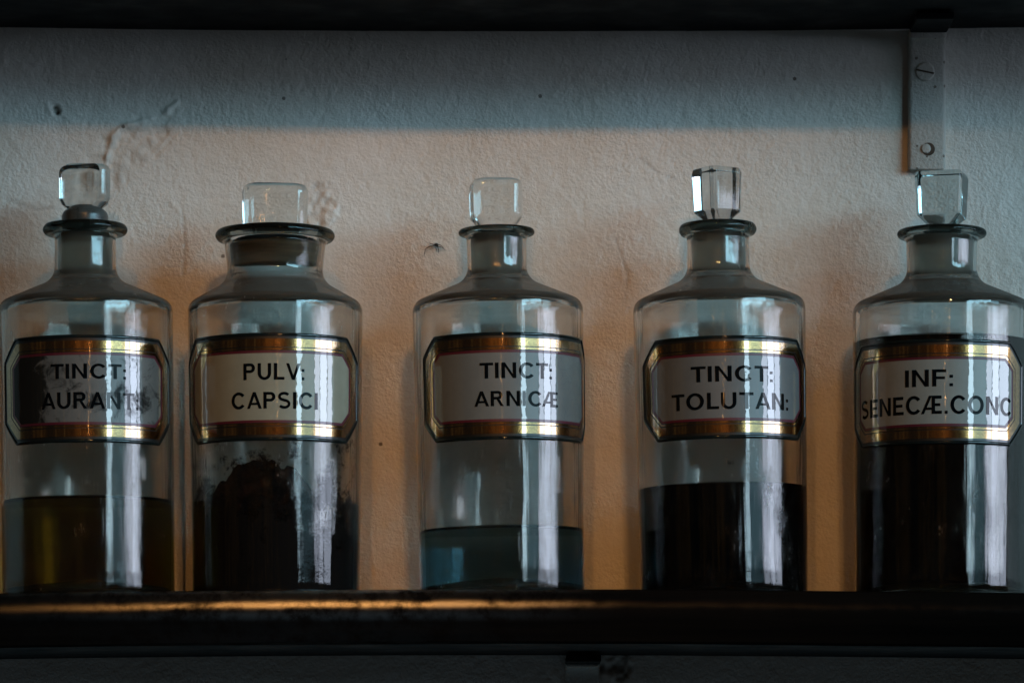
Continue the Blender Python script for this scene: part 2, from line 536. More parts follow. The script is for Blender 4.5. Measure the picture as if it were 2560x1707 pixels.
def panel_material(name, base, damage=0.0, crackle=False):
    """white label enamel under clear glass; UV = (arc, height) in centimetres"""
    m, n, l = mat(name)
    o = n.new('ShaderNodeOutputMaterial'); p = n.new('ShaderNodeBsdfPrincipled')
    uv = n.new('ShaderNodeUVMap'); uv.uv_map = 'label'
    a = nd(n, 'ShaderNodeTexNoise', i_Scale=1.3, i_Detail=6.0, i_Roughness=.65)
    l.new(uv.outputs[0], a.inputs['Vector'])
    col = ramp(n, l, a.outputs['Fac'], .3, tuple(c * .86 for c in base), .7, base)
    sx = n.new('ShaderNodeSeparateXYZ'); l.new(uv.outputs[0], sx.inputs[0])
    if damage:
        d1 = nd(n, 'ShaderNodeTexNoise', i_Scale=1.05, i_Detail=7.0, i_Roughness=.68, i_Distortion=.8)
        l.new(uv.outputs[0], d1.inputs['Vector'])
        left = nd(n, 'ShaderNodeMapRange'); left.inputs['From Min'].default_value = -1.9; left.inputs['From Max'].default_value = -3.1
        left.inputs['To Max'].default_value = .42
        l.new(sx.outputs['X'], left.inputs['Value'])
        # lower line of writing blotted
        dv = math_(n, l, 'ABSOLUTE', math_(n, l, 'SUBTRACT', sx.outputs['Y'], -.55))
        low = nd(n, 'ShaderNodeMapRange'); low.inputs['From Min'].default_value = .95; low.inputs['From Max'].default_value = .1
        low.inputs['To Max'].default_value = .07
        l.new(dv, low.inputs['Value'])
        th = math_(n, l, 'ADD', math_(n, l, 'ADD', d1.outputs['Fac'], left.outputs[0]), low.outputs[0])
        k = nd(n, 'ShaderNodeMapRange', interpolation_type='SMOOTHSTEP')
        k.inputs['From Min'].default_value = .50; k.inputs['From Max'].default_value = .70; k.inputs['To Max'].default_value = .92
        l.new(th, k.inputs['Value'])
        mx = nd(n, 'ShaderNodeMix', data_type='RGBA'); l.new(k.outputs[0], mx.inputs['Factor'])
        l.new(col, mx.inputs['A']); mx.inputs['B'].default_value = (.006, .007, .007, 1)
        col = mx.outputs['Result']
        l.new(math_(n, l, 'SUBTRACT', 1.0, math_(n, l, 'MULTIPLY', k.outputs[0], .8)), p.inputs['Coat Weight'])
        l.new(math_(n, l, 'MULTIPLY', math_(n, l, 'SUBTRACT', 1.0, k.outputs[0]), .5), p.inputs['Specular IOR Level'])
    if crackle:
        v = nd(n, 'ShaderNodeTexVoronoi', feature='DISTANCE_TO_EDGE', i_Scale=2.0)
        nz = nd(n, 'ShaderNodeTexNoise', i_Scale=3.0, i_Detail=3.0)
        l.new(uv.outputs[0], nz.inputs['Vector'])
        vm = n.new('ShaderNodeVectorMath'); vm.operation = 'MULTIPLY_ADD'
        l.new(nz.outputs['Color'], vm.inputs[0]); vm.inputs[1].default_value = (.35, .35, 0); l.new(uv.outputs[0], vm.inputs[2])
        l.new(vm.outputs[0], v.inputs['Vector'])
        line = math_(n, l, 'LESS_THAN', v.outputs['Distance'], .016)
        zone = math_(n, l, 'GREATER_THAN', sx.outputs['X'], 1.9)
        mx = nd(n, 'ShaderNodeMix', data_type='RGBA'); l.new(math_(n, l, 'MULTIPLY', math_(n, l, 'MULTIPLY', line, zone), .75), mx.inputs['Factor'])
        l.new(col, mx.inputs['A']); mx.inputs['B'].default_value = (.10, .12, .13, 1)
        col = mx.outputs['Result']
    l.new(col, p.inputs['Base Color'])
    p.inputs['Roughness'].default_value = .5
    if not damage: p.inputs['Coat Weight'].default_value = 1.0
    p.inputs['Coat Roughness'].default_value = .035; p.inputs['Coat IOR'].default_value = 1.95
    w = nd(n, 'ShaderNodeTexNoise', i_Scale=1.6, i_Detail=2.0)
    l.new(uv.outputs[0], w.inputs['Vector'])
    b = nd(n, 'ShaderNodeBump', i_Strength=.10, i_Distance=.001)
    l.new(w.outputs['Fac'], b.inputs['Height']); l.new(b.outputs[0], p.inputs['Coat Normal'])
    l.new(p.outputs[0], o.inputs['Surface'])
    return m


def gold_material():
    m, n, l = mat('gold_leaf')
    o = n.new('ShaderNodeOutputMaterial'); p = n.new('ShaderNodeBsdfPrincipled')
    uv = n.new('ShaderNodeUVMap'); uv.uv_map = 'label'
    a = nd(n, 'ShaderNodeTexNoise', i_Scale=6.0, i_Detail=6.0, i_Roughness=.7)
    l.new(uv.outputs[0], a.inputs['Vector'])
    l.new(ramp(n, l, a.outputs['Fac'], .32, (.30, .150, .045), .62, (.60, .345, .125)), p.inputs['Base Color'])
    p.inputs['Metallic'].default_value = 1
    p.inputs['Coat Weight'].default_value = 1.0; p.inputs['Coat Roughness'].default_value = .04; p.inputs['Coat IOR'].default_value = 2.2
    l.new(ramp(n, l, a.outputs['Fac'], .3, (.24,) * 3, .7, (.11,) * 3), p.inputs['Roughness'])
    b = nd(n, 'ShaderNodeBump', i_Strength=.04, i_Distance=.001)
    l.new(a.outputs['Fac'], b.inputs['Height']); l.new(b.outputs[0], p.inputs['Normal'])
    l.new(p.outputs[0], o.inputs['Surface'])
    return m


M_WALL = plaster_material()
M_STRAP = plaster_material('painted_iron', (.50, .485, .46), (210.0, .72))
M_WOOD = wood_material()
M_UNDER = simple('dark_board_arm_shade', (.005, .007, .0085), .7, spec=.12, noise_amt=.4, noise_scale=30)
M_GOLD = gold_material()
M_BLACK = simple('black_backing_paint', (.006, .007, .007), .4, coat=1, coat_rough=.04)
M_INK = simple('black_lettering_paint', (.003, .004, .005), .6, coat=.7, coat_rough=.04, spec=0)
M_RED = simple('dark_red_border_paint', (.09, .006, .018), .45, coat=1, coat_rough=.04)
M_RIM = simple('dark_green_glass_rim', (.006, .010, .010), .07, spec=.8)
M_SPIDER = simple('dark_brown_chitin', (.018, .012, .008), .5)
M_HOLE = simple('dark_recess_shade', (.05, .032, .02), .6, metal=.3)

# ------------------------------------------------------------------ the wall (one relief sheet)
rng = np.random.default_rng(3)


def vnoise(X, Z, s, seed):
    """smooth value noise on a lattice"""
    r = np.random.default_rng(seed)
    T = r.random((256, 256)) * 2 - 1
    u, v = X * s + 100.3, Z * s + 100.7
    i, j = np.floor(u).astype(int), np.floor(v).astype(int)
    fu, fv = u - i, v - j
    fu = fu * fu * (3 - 2 * fu); fv = fv * fv * (3 - 2 * fv)
    g = lambda a, b: T[a % 256, b % 256]
    return (g(i, j) * (1 - fu) + g(i + 1, j) * fu) * (1 - fv) + (g(i, j + 1) * (1 - fu) + g(i + 1, j + 1) * fu) * fv


gx = np.concatenate([np.linspace(-2.5, -.32, 8)[:-1], np.arange(-.32, .3205, .0009), np.linspace(.32, 2.5, 8)[1:]])
gz = np.concatenate([np.linspace(-.9, -.075, 5)[:-1], np.arange(-.075, .3105, .0009), np.linspace(.315, 1.6, 6)[1:]])
GX, GZ = np.meshgrid(gx, gz)
H = .0006 * vnoise(GX, GZ, 14, 1) + .00010 * vnoise(GX, GZ, 45, 2) + .00009 * vnoise(GX, GZ, 150, 4)
H += .00013 * vnoise(GX, GZ, 300, 5) + .00012 * vnoise(GX, GZ, 520, 6)


def blob(cx, cz, rx, rz, ang=0):
    c, s = math.cos(ang), math.sin(ang)
    dx, dz = GX - cx, GZ - cz
    q = ((dx * c + dz * s) / rx) ** 2 + ((-dx * s + dz * c) / rz) ** 2
    edge = .35 * vnoise(GX, GZ, 160, 9) + .3 * vnoise(GX, GZ, 70, 10)
    return 1 / (1 + np.exp((np.sqrt(q) + edge - 1) * 14))


def ridge(pts, width, height):
    best = np.full(GX.shape, 9.0)
    for (a, b) in zip(pts, pts[1:]):
        a = np.array(a); b = np.array(b); d = b - a
        t = np.clip(((GX - a[0]) * d[0] + (GZ - a[1]) * d[1]) / (d @ d), 0, 1)
        best = np.minimum(best, np.hypot(GX - a[0] - t * d[0], GZ - a[1] - t * d[1]))
    w = width * (1 + .6 * vnoise(GX, GZ, 220, 12))
    return height * np.exp(-(best / w) ** 2)


DIRT_SHADE = np.zeros(GX.shape)
rough = vnoise(GX, GZ, 260, 21) + .6 * vnoise(GX, GZ, 480, 22)
# flaked patch above the first bottle: raised paint lip, rough sunken face
lip_pts = [wallpt(*p) for p in ((258, 440), (268, 395), (281, 343), (300, 324), (357, 302), (405, 293), (443, 257))]
H += ridge(lip_pts, .0011, .0012) * (1 + .5 * rough)
m_ = blob(*wallpt(345, 365), .021, .011, R_(38)); H += m_ * (-.0006 + .0006 * rough); DIRT_SHADE += .16 * m_ * np.clip(rough + .2, 0, 1)
H += ridge([wallpt(*p) for p in ((435, 340), (410, 368), (385, 392))], .0006, -.0005)
# pit with a torn edge, coloured near-black to deepen its shade
m_ = blob(*wallpt(141, 276), .0015, .0022, R_(25)) * np.clip(1 + .8 * rough, 0, 1); H += -m_ * .0048; DIRT_SHADE += .97 * m_
H += ridge([wallpt(119, 262), wallpt(126, 281)], .0010, .0007)
# scabbed patch beside the second stopper
m_ = blob(*wallpt(806, 528), .0088, .0115, 0); H += m_ * (.0002 + .0012 * rough); DIRT_SHADE += m_ * np.clip(.03 - .22 * rough, 0, .35)
# raw plaster beside the lower bracket
m_ = blob(*wallpt(1533, 1690), .008, .014, 0); H += m_ * (-.0012 + .0017 * rough); DIRT_SHADE += m_ * np.clip(.25 - .6 * rough, 0, .8)
m_ = blob(*wallpt(2215, 215), .003, .012, R_(-10)); H += m_ * (.0002 + .0004 * rough)
m_ = blob(*wallpt(2155, 520), .012, .012, 0); H += m_ * (.00022 * rough)
m_ = blob(*wallpt(1370, 1700), .008, .006, 0); H += m_ * (.0005 * rough)
# hairline cracks
for pts in (((455, 520), (462, 600), (458, 690)), ((20, 500), (90, 525), (130, 520)), ((1600, 395), (1640, 430), (1690, 450)),
            ((1540, 600), (1570, 690), (1560, 760))):
    c_ = ridge([wallpt(*p) for p in pts], .0006, 1.0)
    H -= .0004 * c_; DIRT_SHADE += .22 * c_
# single raised trowel marks
for _ in range(26):
    cx, cz = rng.uniform(-.26, .26), rng.uniform(-.04, .28)
    a = rng.uniform(0, math.pi)
    L = rng.uniform(.003, .012)
    H += ridge([(cx, cz), (cx + L * math.cos(a), cz + L * math.sin(a))], .0009, rng.uniform(-.0003, .0004))
fade = np.clip((.32 - np.abs(GX)) / .04, 0, 1) * np.clip((GZ + .075) / .02, 0, 1) * np.clip((.3105 - GZ) / .01, 0, 1)
H = np.clip(H, -.005, .0024) * fade
nv, nu = GX.shape
co = np.stack([GX, -H, GZ], -1).reshape(-1, 3)
idx = np.arange(nv * nu).reshape(nv, nu)
fc = np.stack([idx[:-1, :-1], idx[:-1, 1:], idx[1:, 1:], idx[1:, :-1]], -1).reshape(-1, 4)
me = bpy.data.meshes.new('wall')
me.vertices.add(len(co)); me.vertices.foreach_set('co', co.ravel())
me.loops.add(fc.size); me.loops.foreach_set('vertex_index', fc.ravel().astype(np.int32))
me.polygons.add(len(fc)); me.polygons.foreach_set('loop_start', np.arange(0, fc.size, 4, dtype=np.int32))
me.polygons.foreach_set('use_smooth', np.ones(len(fc), bool))
me.update(calc_edges=True)
da = me.attributes.new('dirt_shade', 'FLOAT', 'POINT')
da.data.foreach_set('value', np.clip(DIRT_SHADE, 0, 1).ravel().astype(np.float32))
tag(link_mesh('wall', me, M_WALL), kind='structure')

# ------------------------------------------------------------------ shelves
SH_D = 0.150            # shelf depth from the wall
Z_UP = ZC + (2124 - 75) / (5080 * D / (D - AX))
Z_LO = -0.0243


def bow(x):
    """the old boards are a little warped along their length"""
    return .0019 * (.45 - min(1.4, (x / .25) ** 2))


def shelf_sweep(profile, x0, x1, n, wobble, seed, sag=1):
    bm = bmesh.new()
    prev = None
    for i in range(n + 1):
        x = x0 + (x1 - x0) * i / n
        ring = []
        for (y, z) in profile:
            w = wobble * mnoise.noise((x * 9 + seed, y * 20, z * 30)) + wobble * .4 * mnoise.noise((x * 42, y * 50 + seed, z * 70))
            ring.append(bm.verts.new((x, y + w * (1 if y < -.01 else 0), z + w * .6 + bow(x) * sag)))
        if prev:
            m = len(profile)
            for k in range(m):
                bm.faces.new((prev[k], prev[(k + 1) % m], ring[(k + 1) % m], ring[k]))
        else:
            first = ring
        prev = ring
    bm.faces.new(first); bm.faces.new(list(reversed(prev)))
    bmesh.ops.recalc_face_normals(bm, faces=bm.faces)
    return bm


def nosing_profile(yb, yf, zt, zb, rt, rb):
    pts = [(yb, zb), (yb, zt)]
    for k in range(9):
        a = math.pi / 2 * k / 8
        pts.append((yf + rt - rt * math.sin(a), zt - rt + rt * math.cos(a)))
    for k in range(1, 11):
        t = k / 10
        pts.append((yf + .0065 * t ** 1.4, zt - rt + (zb - zt + rt) * t))
    return pts


def board_sharp(o):
    o.data.set_sharp_from_angle(angle=R_(40))


low = empty('wall_shelf', (0, 0, 0))
tag(low, 'dark varnished wooden shelf with a rounded front edge carrying the row of glass bottles', 'shelf')
o = bm_obj('board', shelf_sweep([(.004, Z_LO + .0004), (.004, 0), (-.120, 0), (-.120, Z_LO + .0004)], -.9, .9, 60, 0, 1), M_UNDER, low); board_sharp(o)
o = bm_obj('nosing', shelf_sweep(nosing_profile(-.1202, -SH_D, 0.0003, Z_LO, .0098, .003), -.9, .9, 360, .0005, 5), M_WOOD, low)
board_sharp(o)

upp = empty('wall_shelf', (0, 0, Z_UP))
tag(upp, 'dark wooden shelf above the bottles seen only from underneath', 'shelf')
o = bm_obj('board', shelf_sweep([(.004, .0), (.004, .024), (-.120, .024), (-.120, .0)], -.9, .9, 120, .0003, 8, -1), M_UNDER, upp); board_sharp(o)
o = bm_obj('nosing', shelf_sweep(nosing_profile(-.1202, -SH_D, .0243, -.0003, .0098, .003), -.9, .9, 120, .0004, 3, -1), M_WOOD, upp); board_sharp(o)


# ------------------------------------------------------------------ brackets
def bracket(cx, width, z_top, z_bot, arm, thick, label):
    root = empty('shelf_bracket', (cx, 0, z_top))
    tag(root, label, 'bracket', 'painted iron strap brackets under the shelves')
    bm = bmesh.new()
    h = width / 2
    prof = [(0.001, z_bot - z_top), (-thick, z_bot - z_top)]       # (y, z) outline of the bent strap
    rad = .006
    for k in range(7):
        a = math.pi / 2 * k / 6
        prof.append((-thick - rad + rad * math.cos(a), -thick - rad + rad * math.sin(a)))
    prof += [(-thick - rad, -.0002), (.001, -.0002)]
    # densify the upright so the painted surface can be uneven
    p2 = []
    for a, b in zip(prof, prof[1:] + prof[:1]):
        n = max(1, int(math.hypot(b[0] - a[0], b[1] - a[1]) / .003))
        for k in range(n):
            p2.append((a[0] + (b[0] - a[0]) * k / n, a[1] + (b[1] - a[1]) * k / n))
    prof = p2
    ringA = [bm.verts.new((-h, y, z)) for y, z in prof]
    ringB = [bm.verts.new((h, y, z)) for y, z in prof]
    m = len(prof)
    for k in range(m):
        bm.faces.new((ringA[k], ringA[(k + 1) % m], ringB[(k + 1) % m], ringB[k]))
    bm.faces.new(list(reversed(ringA))); bm.faces.new(ringB)
    bmesh.ops.recalc_face_normals(bm, faces=bm.faces)
    ed = [e for e in bm.edges if all(abs(abs(v.co.x) - h) < 1e-6 for v in e.verts) and e.verts[0].co.x * e.verts[1].co.x > 0
          and e.calc_face_angle(0) > .5]
    bmesh.ops.bevel(bm, geom=ed, offset=.0019, segments=4, affect='EDGES', profile=.5)
    s = bm_obj('strap', bm, M_STRAP, root)
    s.data.set_sharp_from_angle(angle=R_(50))
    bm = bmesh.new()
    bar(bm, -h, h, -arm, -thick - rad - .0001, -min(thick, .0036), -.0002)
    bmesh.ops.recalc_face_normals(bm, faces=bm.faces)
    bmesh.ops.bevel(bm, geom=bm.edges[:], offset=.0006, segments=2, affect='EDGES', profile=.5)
    bm_obj('arm', bm, M_UNDER, root, smooth=False)  # arm in the board's near-black, the shade under the shelf put into its colour
    return root


def slotted_screw(parent, x, z, r, y, ang, recessed):
    prof = fillet([(0, .0010, 0), (r * .86, .0009, .0004), (r, 0, 0), (r * .9, -.002, 0), (0, -.002, 0)])
    bm = lathe(prof, 40)
    s = bm_obj('screw', bm, M_STRAP if not recessed else M_STRAP, parent, (x, y, z))
    s.rotation_euler = (R_(90), 0, 0)
    s.data.set_sharp_from_angle(angle=R_(40))
    b2 = bmesh.new()
    bar(b2, -r * .93, r * .93, -.00045, .00045, -.0002, .00108)
    sl = bm_obj('slot', b2, M_HOLE, s, smooth=False)  # raised dark bar, the slot's shade put into its colour
    sl.rotation_euler = (0, 0, ang)
    return s


sw = 5080 * D / (D - AX + .004)
bx0, bzt = (2267 - 1280) / sw, Z_UP
bx1 = (2359 - 1280) / sw
zb = ZC + (2124 - 431) / sw
TH = .0062
br = bracket((bx0 + bx1) / 2, bx1 - bx0, Z_UP - .0004, zb, .046, TH,
             'cream painted iron strap bracket with two screws at the upper right under the top shelf')
bcx = (bx0 + bx1) / 2
slotted_screw(br, (2307 - 1280) / sw - bcx, ZC + (2124 - 188) / sw - Z_UP, .0049, -TH - .0001, R_(-12), False)
# lower fixing: a dark disc coloured as the shade of a countersunk hole, with a small painted screw set in its left side
hx, hz = (2316 - 1280) / sw - bcx, ZC + (2124 - 380) / sw - Z_UP
hole = bm_obj('countersunk_hole', lathe(fillet([(0, .0003, 0), (.0033, .0003, .0002), (.0033, -.001, 0), (0, -.001, 0)]), 36), M_HOLE, br, (hx, -TH, hz))
hole.rotation_euler = (R_(90), 0, 0)
pin = bm_obj('screw', lathe(fillet([(0, .0014, 0), (.0023, .0012, .0007), (.0026, -.001, 0), (0, -.001, 0)]), 32), M_STRAP, br, (hx - .0013, -TH, hz + .0002))
pin.rotation_euler = (R_(90), 0, 0)

cx2 = ((1412 + 1498) / 2 - 1280) / sw
bracket(cx2, (1498 - 1412) / sw, Z_LO - .0004, -.14, .042, .0045,
        'painted iron strap bracket under the lower shelf beside broken plaster at the bottom edge')

# ------------------------------------------------------------------ spider on the wall
sx_, sz_ = wallpt(1091, 613)
bm = bmesh.new()
bmesh.ops.create_icosphere(bm, subdivisions=2, radius=.0009)
for v in bm.verts: v.co.x *= 1.25


def leg_tube(bm, pts, r):
    prev = None
    for i, p in enumerate(pts):
        p = Vector(p)
        d = (Vector(pts[min(i + 1, len(pts) - 1)]) - Vector(pts[max(i - 1, 0)])).normalized()
        a = d.cross(Vector((0, 1, .01))).normalized(); b = d.cross(a)
        ring = [bm.verts.new(p + (a * math.cos(t) + b * math.sin(t)) * r * (1 - .15 * i)) for t in (0, 1.57, 3.14, 4.71)]
        if prev:
            for k in range(4): bm.faces.new((prev[k], prev[(k + 1) % 4], ring[(k + 1) % 4], ring[k]))
        else:
            bm.faces.new(list(reversed(ring)))
        prev = ring
    bm.faces.new(prev)


for pts in (((-.0004, 0, .0), (-.0018, -.001, .0001), (-.0031, -.0006, .0004), (-.0035, .001, .0014)),
            ((.0004, 0, .0), (.0018, -.001, -.0002), (.0032, -.0006, -.0012), (.0038, .001, -.0016)),
            ((-.0003, 0, -.0003), (-.003, -.0008, -.0008), (-.0055, -.0004, -.0022), (-.0062, .001, -.0055)),
            ((.0003, 0, -.0003), (.0012, -.001, -.0012), (.0026, -.0006, -.0014), (.0046, .001, -.0026)),
            ((0, 0, -.0004), (-.0002, -.001, -.0016), (.0000, -.0006, -.0026), (.0002, .001, -.0034)),
            ((.0001, 0, -.0004), (.0008, -.001, -.0016), (.0012, -.0006, -.0028), (.0010, .001, -.0040))):
    leg_tube(bm, pts, .00024)
bmesh.ops.recalc_face_normals(bm, faces=bm.faces)
tag(bm_obj('spider', bm, M_SPIDER, None, (sx_, -.0019, sz_)),
    'tiny dark brown spider clinging to the plaster left of the middle bottle neck', 'spider')

# ------------------------------------------------------------------ text as mesh
SW, SH_ = .205, .172          # stem and bar thickness for cap height 1


def thick(path, w):
    """quads along a centre line; path points (x, y)"""
    n = len(path)
    L, Rr = [], []
    for i in range(n):
        a = Vector(path[max(0, i - 1)]); b = Vector(path[min(n - 1, i + 1)])
        d = (b - a).normalized()
        nrm = Vector((-d.y, d.x)) * (w / 2)
        p = Vector(path[i])
        L.append(tuple(p + nrm)); Rr.append(tuple(p - nrm))
    return [[L[i], L[i + 1], Rr[i + 1], Rr[i]] for i in range(n - 1)]


def arc(cx, cy_, rx, ry, a0, a1, n=22):
    return [(cx + rx * math.cos(R_(a0 + (a1 - a0) * k / n)), cy_ + ry * math.sin(R_(a0 + (a1 - a0) * k / n))) for k in range(n + 1)]


def band(cx, cy_, rx, ry, tx, ty, a0, a1, n=26):
    o = arc(cx, cy_, rx, ry, a0, a1, n); i = arc(cx, cy_, rx - tx, ry - ty, a0, a1, n)
    return [[o[k], o[k + 1], i[k + 1], i[k]] for k in range(n)]


def rect(x0, y0, x1, y1):
    return [[(x0, y0), (x1, y0), (x1, y1), (x0, y1)]]


def glyph(c):
    """sans-serif capital: (advance width, list of butted polygons)"""
    s_, b_ = SW, SH_
    if c == 'I': return s_, rect(0, 0, s_, 1)
    if c == 'T': return .78, rect(0, 1 - b_, .78, 1) + rect(.39 - s_ / 2, 0, .39 + s_ / 2, 1 - b_)
    if c == 'L': return .64, rect(0, 0, s_, 1) + rect(s_, 0, .64, b_)
    if c in 'EF':
        p = rect(0, 0, s_, 1) + rect(s_, 1 - b_, .68, 1) + rect(s_, .5 - b_ * .45, .62, .5 + b_ * .45)
        return .68, p + (rect(s_, 0, .70, b_) if c == 'E' else [])
    if c == 'N':
        w = .84
        return w, rect(0, 0, s_, 1) + rect(w - s_, 0, w, 1) + [[(s_, 1), (s_, .72), (w - s_, 0), (w - s_, .28)]]
    if c == 'V':
        w, t = .88, .185
        return w, [[(0, 1), (w / 2 - t * .48, 0), (w / 2, 0), (w / 2, .27), (t, 1)], [(w, 1), (w - t, 1), (w / 2, .27), (w / 2, 0), (w / 2 + t * .48, 0)]]
    if c == 'A':
        w, t = .92, .185
        h = .74
        f = lambda y: t + (w / 2 - t) * y / h
        return w, [[(0, 0), (t, 0), (w / 2, h), (w / 2, 1), (w / 2 - t * .5, 1)], [(w, 0), (w / 2 + t * .5, 1), (w / 2, 1), (w / 2, h), (w - t, 0)],
                   [(f(.22), .22), (w - f(.22), .22), (w - f(.36), .36), (f(.36), .36)]]
    if c == 'Æ':
        x0 = .62
        e = rect(x0, 0, x0 + s_, 1) + rect(x0 + s_, 1 - b_, 1.20, 1) + rect(x0 + s_, .5 - b_ * .45, 1.13, .5 + b_ * .45) + rect(x0 + s_, 0, 1.22, b_)
        t = .18
        f0 = lambda y: .47 * y; f1 = lambda y: t + .47 * y
        return 1.22, e + [[(0, 0), (t, 0), (x0, .936), (x0, 1), (.47, 1)], [(f1(.22), .22), (x0, .22), (x0, .36), (f1(.36), .36)]]
    if c == 'U':
        w = .82; r = w / 2
        return w, rect(0, .40, s_, 1) + rect(w - s_, .40, w, 1) + band(r, .40, r, .415, s_, b_, 180, 360)
    if c == 'O':
        return .98, band(.49, .5, .49, .515, s_ * 1.03, b_, 0, 360, 48)
    if c == 'C':
        return .92, band(.49, .5, .49, .515, s_ * 1.03, b_, 38, 322, 40)
    if c in 'PR':
        y0 = .42 if c == 'P' else .44
        r = (1 - y0) / 2
        x1 = .44
        p = rect(0, 0, s_, 1) + rect(s_, 1 - b_, x1, 1) + rect(s_, y0, x1, y0 + b_) + band(x1, y0 + r, r * 1.02, r, s_, b_, -90, 90, 22)
        if c == 'R':
            p += [[(.36, y0 - .0005), (.60, 0), (.80, 0), (.54, y0 - .0005)]]
            return .80, p
        return x1 + r * 1.02, p
    if c == 'S':
        path = arc(.375, .725, .29, .20, 32, 270, 24)[:-1] + arc(.375, .285, .30, .215, 90, -148, 24)
        path = [(x, y) for x, y in path]
        return .76, thick(path, b_)
    if c == ':': return .17, rect(0, 0, .17, .175) + rect(0, .50, .17, .675)
    if c == '.': return .17, rect(0, 0, .17, .17)
    return .3, []


def text_flat(body):
    """flat lettering mesh, cap height 1, x from 0"""
    me = bpy.data.meshes.new('lettering_flat')
    bm = bmesh.new()
    x = 0
    for q, c in enumerate(body):
        if c == 'Æ': x -= .12
        w, polys = glyph(c)
        for p in polys:
            try: bm.faces.new([bm.verts.new((a + x, b, 0)) for a, b in p])
            except ValueError: pass
        x += w + {'L': .10, 'T': .10, 'A': .10, 'V': .08, 'C': .12}.get(c, .16)
    bmesh.ops.remove_doubles(bm, verts=bm.verts, dist=1e-5)
    bm.to_mesh(me); bm.free()
    return me


def wrap(bm, R, lift, cu=0, cv=0):
    """flat (x = arc, y = height) -> cylinder of radius R + lift, after cutting into narrow strips; writes uv in cm"""
    if not bm.verts: return bm
    xs = [v.co.x for v in bm.verts]
    a, b = min(xs), max(xs)
    st = .0011
    x = math.floor(a / st) * st
    while x < b:
        if x > a + 1e-5:
            geom = bm.verts[:] + bm.edges[:] + bm.faces[:]
            bmesh.ops.bisect_plane(bm, geom=geom, plane_co=(x, 0, 0), plane_no=(1, 0, 0), dist=1e-7)
        x += st
    uvl = bm.loops.layers.uv.new('label')
    for f in bm.faces:
        for lp in f.loops:
            lp[uvl].uv = ((lp.vert.co.x - cu) * 100, (lp.vert.co.y - cv) * 100)
    for v in bm.verts:
        th = v.co.x / R
        v.co = Vector(((R + lift) * math.sin(th), -(R + lift) * math.cos(th), v.co.y))
    return bm


def octa(w, h, c):
    return [(-w + c, -h), (w - c, -h), (w, -h + c), (w, h - c), (w - c, h), (-w + c, h), (-w, h - c), (-w, -h + c)]


def ring_flat(bm, w, h, c, d0, d1, cx, cy_):
    a = octa(w + d0, h + d0, c + .586 * d0); b = octa(w + d1, h + d1, c + .586 * d1)
    va = [bm.verts.new((x + cx, y + cy_, 0)) for x, y in a]; vb = [bm.verts.new((x + cx, y + cy_, 0)) for x, y in b]
    for k in range(8):
        k2 = (k + 1) % 8
        bm.faces.new((va[k], vb[k], vb[k2], va[k2]))


def orient_out(o):
    """make label sheets face away from the axis"""
    me = o.data
    bm = bmesh.new(); bm.from_mesh(me)
    for f in bm.faces:
        c = f.calc_center_median()
        if f.normal.x * c.x + f.normal.y * c.y < 0: f.normal_flip()
    bm.to_mesh(me); bm.free()


# ------------------------------------------------------------------ stoppers
def faceted_block(half_w, half_d, cut, levels, bevel):
    """levels: (z, scale_w, scale_d); a chamfered rectangular block"""
    bm = bmesh.new()
    rings = []
    for z, sw_, sd in levels:
        w, d = half_w * sw_, half_d * sd
        c = min(cut, w * .8, d * .8)
        rings.append([bm.verts.new((x, y, z)) for x, y in
                      ((-w + c, -d), (w - c, -d), (w, -d + c), (w, d - c), (w - c, d), (-w + c, d), (-w, d - c), (-w, -d + c))])
    for a, b in zip(rings, rings[1:]):
        for k in range(8):
            bm.faces.new((a[k], a[(k + 1) % 8], b[(k + 1) % 8], b[k]))
    bm.faces.new(list(reversed(rings[0]))); bm.faces.new(rings[-1])
    bmesh.ops.recalc_face_normals(bm, faces=bm.faces)
    bmesh.ops.bevel(bm, geom=bm.edges[:], offset=bevel, segments=4, affect='EDGES', profile=.5, clamp_overlap=True)
    return bm


